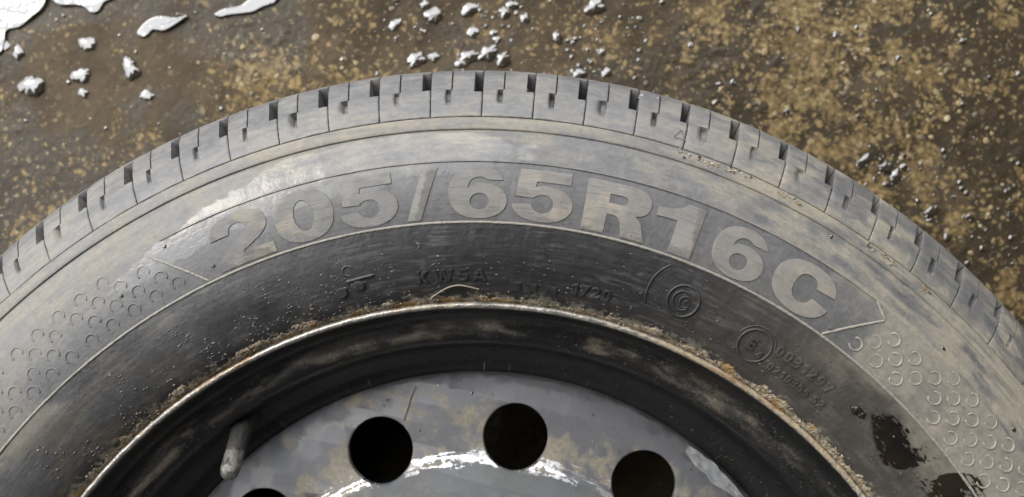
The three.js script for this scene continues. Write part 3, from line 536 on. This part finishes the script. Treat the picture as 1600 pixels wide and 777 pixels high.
const gp = (px, py) => {                                             // where on the ground a point of the photograph lies (metres)
  const f = 1156, fw = [-0.01677, -0.99841, -0.05388], rt = [0.97621, -0.0047, -0.21679], up = [-0.21619, 0.05624, -0.97473];
  const d = [0, 1, 2].map((i) => fw[i] * f + rt[i] * (px - 800) - up[i] * (py - 388.5)), t = -0.52665 / d[1]; return [-0.03055 + t * d[0], -0.22613 + t * d[2]];
};
const PUD = [
  ['large puddle filling the corner of the ground', [[-60, -60], [-60, 92], [4, 84], [11, 66], [14, 50], [34, 44], [54, 28], [70, 14], [78, -10], [80, -60]]],
  ['puddle with a pointed end beside the corner puddle', [[84, -50], [80, -6], [95, 9], [118, 10], [134, 13], [146, 22], [156, 20], [166, 6], [186, -6], [190, -50]]],
  ['bent streak of water alone on the brown ground', [[217, 54], [226, 60], [234, 56], [241, 49], [258, 50], [274, 42], [295, 26], [278, 30], [256, 27], [240, 30], [226, 40]]],
  ['long thin streak of water running off the top of the photo', [[336, 24], [344, 28], [358, 25], [384, 22], [396, 20], [412, 12], [432, 4], [440, -20], [404, -10], [388, 2], [376, 10], [352, 15]]]];
const pudMat = new THREE.MeshPhysicalMaterial({ color: new THREE.Color().setRGB(0.03, 0.026, 0.02), roughness: 0.05, ior: 2.2, bumpMap: grainMap((u, v) => fbm(u * 8, v * 8, 905, 3), 256, 256, 20, 20), bumpScale: 0.0006 });
PUD.forEach(([lab, pts]) => {
  const w = pts.map((q) => gp(...q)), cx = w.reduce((t, q) => t + q[0], 0) / w.length, cz = w.reduce((t, q) => t + q[1], 0) / w.length;
  const sh = new THREE.Shape(new THREE.CatmullRomCurve3(w.map((q) => new THREE.Vector3((q[0] - cx), -(q[1] - cz), 0)), true, 'centripetal').getPoints(90).map((p) => new THREE.Vector2(p.x, p.y)));
  const g = new THREE.ExtrudeGeometry(sh, { depth: 0.0006, bevelEnabled: true, bevelThickness: 0.0009, bevelSize: 0.0011, bevelOffset: -0.0009, bevelSegments: 4 }); g.rotateX(-Math.PI / 2);
  const o = tag(obj('puddle', g, pudMat), lab, null, 'structure'); o.position.set(cx, groundH(cx, cz) + 0.0006, cz);
});
{
  const list = [], drops = [[205, 105, 21, 0.7], [130, 118, 15, 1.3], [50, 134, 19, 1.2], [30, 82, 14, 0.7], [136, 70, 12, 1.4], [228, 150, 9, 1.3], [130, 145, 10, 0.8], [8, 72, 10, 1], [617, 40, 10, 1.2], [682, 25, 17, 1.1], [650, 95, 13, 1.4], [678, 90, 9, 1], [740, 52, 9, 1.2], [771, 52, 8, 1], [778, 63, 8, 1], [735, 88, 13, 1.5], [762, 84, 14, 1.5], [785, 92, 13, 1.3], [720, 100, 9, 1.4], [735, 15, 12, 1.6], [790, 20, 12, 0.9], [800, 8, 10, 1.2], [820, 28, 9, 1], [870, 60, 12, 0.6], [930, 10, 14, 1.4], [1000, 28, 8, 0.7], [940, 82, 7, 1], [905, 116, 9, 1.4], [948, 114, 8, 1], [665, 8, 9, 1],
    [1350, 252, 12, 2], [1385, 262, 15, 1.2], [1400, 275, 16, 1.2], [1412, 262, 9, 1], [1480, 371, 10, 1], [1515, 340, 9, 1.3], [1455, 330, 11, 1.8], [1510, 302, 8, 1], [1500, 285, 7, 1], [1572, 300, 7, 1], [1145, 128, 8, 0.8], [1124, 132, 8, 1], [1080, 71, 7, 1], [1307, 54, 8, 1.2], [1402, 91, 7, 1], [1455, 22, 7, 0.7], [1505, 65, 9, 1.3], [1592, 115, 8, 1], [1478, 246, 6, 1], [1230, 175, 8, 1], [1118, 160, 7, 1.3]];
  drops.forEach(([px, py, R, ex], n) => { const [x, z] = gp(px, py), r = R * (px > 1040 ? 0.33 : 0.455) / 1000 * RR(0.9, 1.05); list.push(place(blob(r, r * (px > 1040 ? 0.5 : 0.4), 100 + n * 3, ex, 0.5, px > 1040 ? 0.26 : 0.12), x, z, -0.0002, RR(0, 1) + 0.2)); });
  for (let n = 0; n < 420; n++) {
    const t = rnd(); let px, py; if (t < 0.35) { px = RR(600, 1010); py = RR(0, 125); } else if (t < 0.5) { px = 1392 + RR(-40, 32) ; py = 265 + RR(-26, 26); } else if (t < 0.65) { px = 1500 + RR(-70, 100); py = 330 + RR(-80, 90); } else { px = RR(0, 1600); py = RR(0, 330); }
    const [x, z] = gp(px, py); if (Math.hypot(x, z) < 0.325) continue; const r = (0.5 + 1.6 * Math.pow(rnd(), 2.5)) / 1000; list.push(place(blob(r, r * 0.6, 300 + n, RR(0.7, 1.5), 0.4, 0.2), x, z, 0, RR(0, 3)));
  }
  tag(obj('water_drop', mergeGeometries(list), waterMat), 'glinting drops and wet lumps of water spread over the ground', 'water', 'stuff');
  // drops and wet specks on the tyre and the disc
  const l2 = []; const clear = [];
  for (const [d, r, R] of [[1.4, 329, 1.3], [2.5, 326, 1.5], [2.8, 330, 1.0], [-8.2, 322, 0.9], [42, 288, 0.9], [31.3, 242.5, 1.2], [19.8, 297, 1.1], [33, 288, 0.9]]) { const s = r > 306; const q = s ? pol(r, d, 195.6 - (r - 306) * 0.72 - 0.1) : onWall(d, r, 0); l2.push(placed(blob(R / 1000, R * 0.5 / 1000, d * 7 + 500, 1.3, 0.5, 0.3), q[0], q[1], q[2], -d * D2R)); }
  for (let n = 0; n < 60; n++) { const d = RR(-40, 40), r = RR(150, 182), R = 0.25 + 0.5 * Math.pow(rnd(), 3); if (Math.abs(((d + 5.35) % 25.714 + 25.714) % 25.714 - 12.857) < 5.5 || r > 172) { const q = pol(r, d, r > 178 ? 142.8 : r > 165 ? 145.9 : 147.4); l2.push(placed(blob(R / 1000, R * 0.5 / 1000, n + 700, RR(0.8, 1.8), 0.5, 0.2), q[0], q[1], q[2], RR(0, 3))); } }
  tag(obj('droplet', mergeGeometries(l2), waterMat), 'small glinting droplets on the tyre and the wheel disc', 'water', 'stuff');
}
function strand(pts, r0, m, name, label, cat) {
  const c = new THREE.CatmullRomCurve3(pts.map((q) => new THREE.Vector3(...q))); return tag(obj(name, new THREE.TubeGeometry(c, 40, r0, 6), m), label, cat);
}
strand([onWall(-17.3, 225.0, 0.7), onWall(-16.2, 227.6, 1.0), onWall(-15.1, 229.5, 1.2), onWall(-14.0, 230.2, 1.3), onWall(-12.8, 229.2, 1.0), onWall(-11.8, 228.0, 0.5)], 0.00042, new THREE.MeshStandardMaterial({ color: new THREE.Color().setRGB(0.19, 0.165, 0.12), roughness: 0.7 }), 'straw', 'bent dry straw lying on the tyre against the rim lip', 'straw');
strand([pol(180.8, -22.75, 143.4), pol(176, -23.7, 145.4), pol(170.7, -24.6, 146.9), pol(166, -25.6, 147.6)], 0.00022, new THREE.MeshStandardMaterial({ color: new THREE.Color().setRGB(0.07, 0.065, 0.06), roughness: 0.6 }), 'thread', 'thin dark thread on the wheel disc above its left round hole', 'thread');
{
  // torn grey film lying along the edge of the disc
  const n = 40, k = 7, top = (i, j, dz) => { const t = i / (n - 1), w = (j / (k - 1) - 0.5), d = 23.4 + 14.5 * t, wid = (3.2 + 4.2 * Math.sin(Math.PI * Math.min(1, t * 1.1 + 0.12))) * (0.75 + 0.5 * vn(t * 9, w > 0 ? 1 : 5, 800)); const r = 181.4 - 1.3 * Math.sin(t * 3) + w * wid; return [...pol(r, d, 143.5 + 2.4 * (fbm(t * 9, w * 3, 801, 3)) + 2.0 * w * w + dz), t, w + 0.5]; };
  const a = gridGeo(n, k, (i, j) => top(n - 1 - i, j, 0.25)), b = gridGeo(n, k, (i, j) => top(i, j, -0.1));
  const film = new THREE.MeshPhysicalMaterial({ color: new THREE.Color().setRGB(0.22, 0.225, 0.23), roughness: 0.35, bumpMap: grainMap((u, v) => fbm(u * 10, v * 26, 810, 4), 256), bumpScale: 0.0008 });
  tag(obj('torn_film', mergeGeometries([a, b]), film), 'crumpled strip of torn grey film along the right edge of the wheel disc', 'film');
}
{
  const q = onWall(31.0, 242.3, 0.4), g = mergeGeometries([placed(lump(3, 0.0026, 0.0012, 0.0016, 0.6, 5), q[0], q[1], q[2], -0.4), placed(lump(3, 0.0018, 0.0010, 0.0015, 0.6, 9), q[0] + 0.0032, q[1], q[2] + 0.0016, 0.6)]);
  tag(obj('mud_clod', g, new THREE.MeshPhysicalMaterial({ color: new THREE.Color().setRGB(0.018, 0.016, 0.013), roughness: 0.2 })), 'small black wet clod stuck on the tyre right of the small moulded numbers', 'mud');
}
renderer.render(scene, camera);
